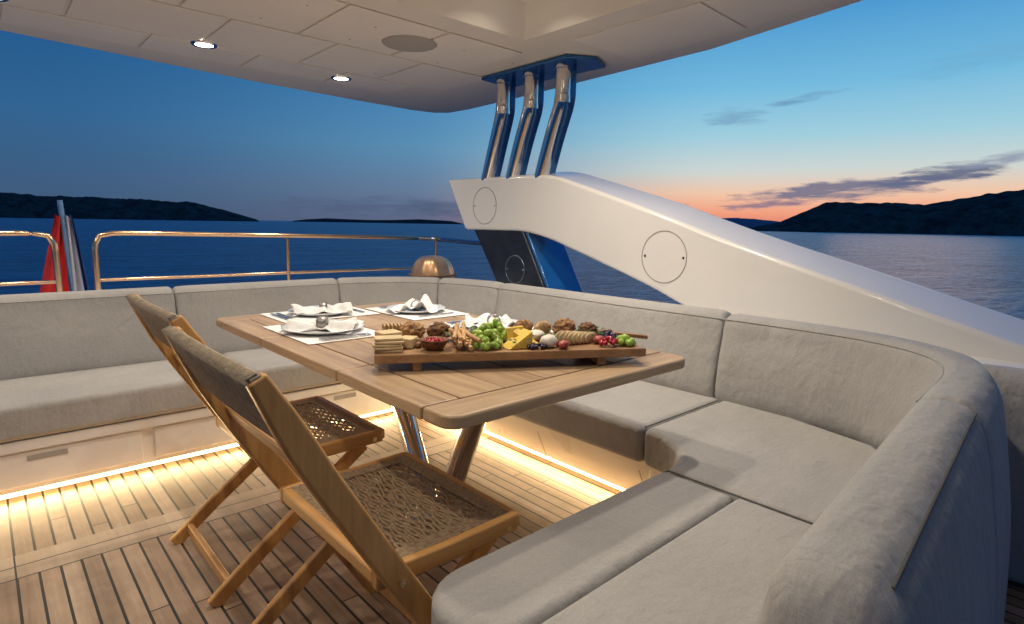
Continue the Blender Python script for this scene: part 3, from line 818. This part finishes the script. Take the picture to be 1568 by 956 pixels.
for j in range(nr_-1):
    for i in range(ns): F.append((j*ns+i,j*ns+(i+1)%ns,(j+1)*ns+(i+1)%ns,(j+1)*ns+i))
mesh('cover',V,F,M['leather'],wc,smooth=True)
tubes('drawcord',[[(2.93+.206*math.cos(a/36*6.283),4.25+.20*math.sin(a/36*6.283),.76) for a in range(37)]],.008,M['board'],wc,2)

# ------------------------------------------------------------------ sea, hills
SZ=-4.0
mesh('sea',[(-30000,-30000,SZ),(30000,-30000,SZ),(30000,30000,SZ),(-30000,30000,SZ)],[(0,1,2,3)],M['sea'])
CAZ=47.7
def ridge(name,D,tab,depth,mat,amp=1.0):
    tab=sorted(tab); na=int((tab[-1][0]-tab[0][0])*9)+2; nr=13
    V=[];F=[]
    for i in range(na):
        az=tab[0][0]+(tab[-1][0]-tab[0][0])*i/(na-1)
        for k in range(len(tab)-1):
            if tab[k][0]<=az<=tab[k+1][0]+1e-6:
                u=(az-tab[k][0])/(tab[k+1][0]-tab[k][0])
                h=tab[k][1]+(tab[k+1][1]-tab[k][1])*u; break
        H=h*D
        a=math.radians(az)
        for j in range(nr):
            v=j/(nr-1); r=D+depth*(v-.5)
            prof=math.sin(math.pi*v)**.8 if 0<v<1 else 0
            x,y=r*math.cos(a),r*math.sin(a)
            nz=noise.fractal(Vector((x,y,0))*0.006,1.0,2.0,5)*.10+noise.noise(Vector((x,y,3))*.06)*.045
            z=SZ-1+max(0,H*prof*(1+amp*nz)+ (4 if H>3 else 0)*prof)
            V.append((x,y,z))
    for i in range(na-1):
        for j in range(nr-1):
            F.append((i*nr+j,(i+1)*nr+j,(i+1)*nr+j+1,i*nr+j+1))
    mesh(name,V,F,mat,None,smooth=True)
def az_of(u): return CAZ-math.degrees(math.atan((u-784)/900))
def T(lst):
    o=[]
    for u,px in lst:
        x=(u-784)/900; o.append((az_of(u),px/900*math.cos(math.atan(x))))
    return o
ridge('hill',1500,T([(1120,0),(1150,4),(1185,11),(1220,26),(1255,42),(1300,42),(1350,46),(1400,42),(1450,50),(1500,57),(1568,70),(1800,100),(2300,120),(3200,60),(4200,0)]),500,M['hill'])
ridge('hill',2600,T([(-900,30),(-200,45),(0,35),(100,32),(160,31),(220,29),(290,28),(340,17),(380,6),(402,0)]),500,M['hill'])
ridge('island',4200,T([(445,0),(470,3),(500,5),(560,3.5),(600,4),(640,6),(690,4),(710,0)]),300,M['hill'],.5)
ridge('hill',9000,T([(940,14),(1000,32),(1035,27),(1060,22),(1090,14),(1120,16),(1150,14),(1200,10),(1260,0)]),1500,M['hillfar'],.5)
dg_=empty('dinghy',(0,0,0))
a=math.radians(az_of(820)); cx,cy=150*math.cos(a),150*math.sin(a)
V=[];F=[]
for i in range(9):
    t=i/8*2-1; w=1.0*(1-max(0,t)**2.2)*.9+.05
    for (o,z) in ((-w,.65+.25*max(0,t)),(-w*.6,-.2),(w*.6,-.2),(w,.65+.25*max(0,t))):
        px=t*2.6; V.append((cx+px*math.sin(a)+o*math.cos(a),cy-px*math.cos(a)+o*math.sin(a),SZ+z))
for i in range(8):
    for k in range(4): F.append((i*4+k,i*4+(k+1)%4,(i+1)*4+(k+1)%4,(i+1)*4+k))
F+= [(0,1,2,3),(32,33,34,35)]
mesh('hull',V,F,M['black'],dg_)

# ------------------------------------------------------------------ world
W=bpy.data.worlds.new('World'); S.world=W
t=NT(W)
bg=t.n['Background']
tc=t.node('ShaderNodeTexCoord').outputs['Generated']
vn=t.node('ShaderNodeVectorMath',operation='NORMALIZE'); t.put(vn.inputs[0],tc)
sp=t.node('ShaderNodeSeparateXYZ'); t.put(sp.inputs[0],vn.outputs[0])
E=t.m('MULTIPLY',t.m('ARCSINE',sp.outputs[2]),57.2958)
A=t.m('MULTIPLY',t.m('ARCTAN2',sp.outputs[1],sp.outputs[0]),57.2958)
en=t.m('DIVIDE',E,60.0,clamp=True)
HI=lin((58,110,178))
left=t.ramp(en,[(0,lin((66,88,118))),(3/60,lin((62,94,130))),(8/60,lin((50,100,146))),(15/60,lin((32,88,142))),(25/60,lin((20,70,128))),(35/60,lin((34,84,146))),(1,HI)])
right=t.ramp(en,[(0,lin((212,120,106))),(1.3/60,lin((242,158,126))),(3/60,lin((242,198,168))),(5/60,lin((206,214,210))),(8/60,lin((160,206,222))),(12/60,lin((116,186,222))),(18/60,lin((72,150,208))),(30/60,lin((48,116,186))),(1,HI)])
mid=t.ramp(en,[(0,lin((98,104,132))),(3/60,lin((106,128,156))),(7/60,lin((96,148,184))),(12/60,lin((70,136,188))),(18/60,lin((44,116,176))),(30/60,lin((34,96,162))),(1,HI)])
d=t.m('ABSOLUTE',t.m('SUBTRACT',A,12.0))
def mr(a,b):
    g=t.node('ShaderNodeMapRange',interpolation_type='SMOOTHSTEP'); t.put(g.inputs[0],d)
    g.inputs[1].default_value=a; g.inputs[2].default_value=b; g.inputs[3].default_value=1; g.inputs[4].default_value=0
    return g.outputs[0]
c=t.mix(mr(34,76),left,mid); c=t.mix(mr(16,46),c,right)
cv=t.node('ShaderNodeCombineXYZ'); t.put(cv.inputs[0],t.m('MULTIPLY',A,.26)); t.put(cv.inputs[1],t.m('MULTIPLY',E,1.5))
cn=t.noise(cv.outputs[0],1.0,7,0.62)
def cloud(c,A0,E0,wa,we,slope,col,amt,k=2.2):
    da=t.m('SUBTRACT',A,A0)
    q1=t.m('POWER',t.m('ABSOLUTE',t.m('DIVIDE',da,wa)),2.0)
    de=t.m('SUBTRACT',t.m('SUBTRACT',E,E0),t.m('MULTIPLY',da,slope))
    q2=t.m('POWER',t.m('ABSOLUTE',t.m('DIVIDE',de,we)),2.0)
    s=t.m('SUBTRACT',1.0,t.m('ADD',q1,q2))
    s=t.m('ADD',s,t.m('MULTIPLY',t.m('SUBTRACT',cn,0.50),k*2))
    s=t.m('MULTIPLY',s,amt,clamp=True)
    return t.mix(t.m('MULTIPLY',s,0.9),c,col)
cc=lin((110,112,138))
c=cloud(c,19,3.3,10,.95,-.11,cc,1.1)
c=cloud(c,12.5,4.3,4.5,.7,-.12,lin((100,108,136)),1.2)
c=cloud(c,24,2.2,6,.4,-.05,lin((150,122,138)),.9)
c=cloud(c,8,5.4,5,.5,-.1,lin((146,156,174)),.8)
c=cloud(c,28,9.6,3.0,.9,0,lin((116,160,192)),.7)
c=cloud(c,22.5,10.8,3.5,.4,-.15,lin((108,154,190)),.7)
c=cloud(c,57,1.4,13,1.0,0,lin((76,90,118)),.6)
c=cloud(c,11,12.5,5,1.0,-.1,lin((112,172,208)),.5)
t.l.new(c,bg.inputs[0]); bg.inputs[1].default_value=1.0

sl=bpy.data.lights.new('afterglow_sun','SUN'); sl.energy=.06; sl.angle=math.radians(12); sl.color=(1,.6,.38)
so=bpy.data.objects.new('afterglow_sun',sl); COL.objects.link(so)
dv=-Vector((math.cos(math.radians(14)),math.sin(math.radians(14)),math.tan(math.radians(4))))
so.rotation_euler=dv.to_track_quat('-Z','Y').to_euler()

# ------------------------------------------------------------------ camera
cam=bpy.data.cameras.new('camera'); co=bpy.data.objects.new('camera',cam); COL.objects.link(co)
cam.sensor_width=36; cam.lens=36*900/1568; cam.clip_start=.03; cam.clip_end=60000
az=math.radians(CAZ); th=math.atan(.149)
f=Vector((math.cos(az)*math.cos(th),math.sin(az)*math.cos(th),-math.sin(th)))
r=Vector((math.sin(az),-math.cos(az),0)); u=r.cross(f)
ro=math.radians(.95)
Rc=r*math.cos(ro)+u*math.sin(ro); Uc=u*math.cos(ro)-r*math.sin(ro)
Mx=Matrix((Rc,Uc,-f)).transposed().to_4x4(); Mx.translation=Vector((0,0,1.2))
co.matrix_world=Mx
S.camera=co
S.view_settings.view_transform='Standard'
S.view_settings.look='None'; S.view_settings.exposure=0
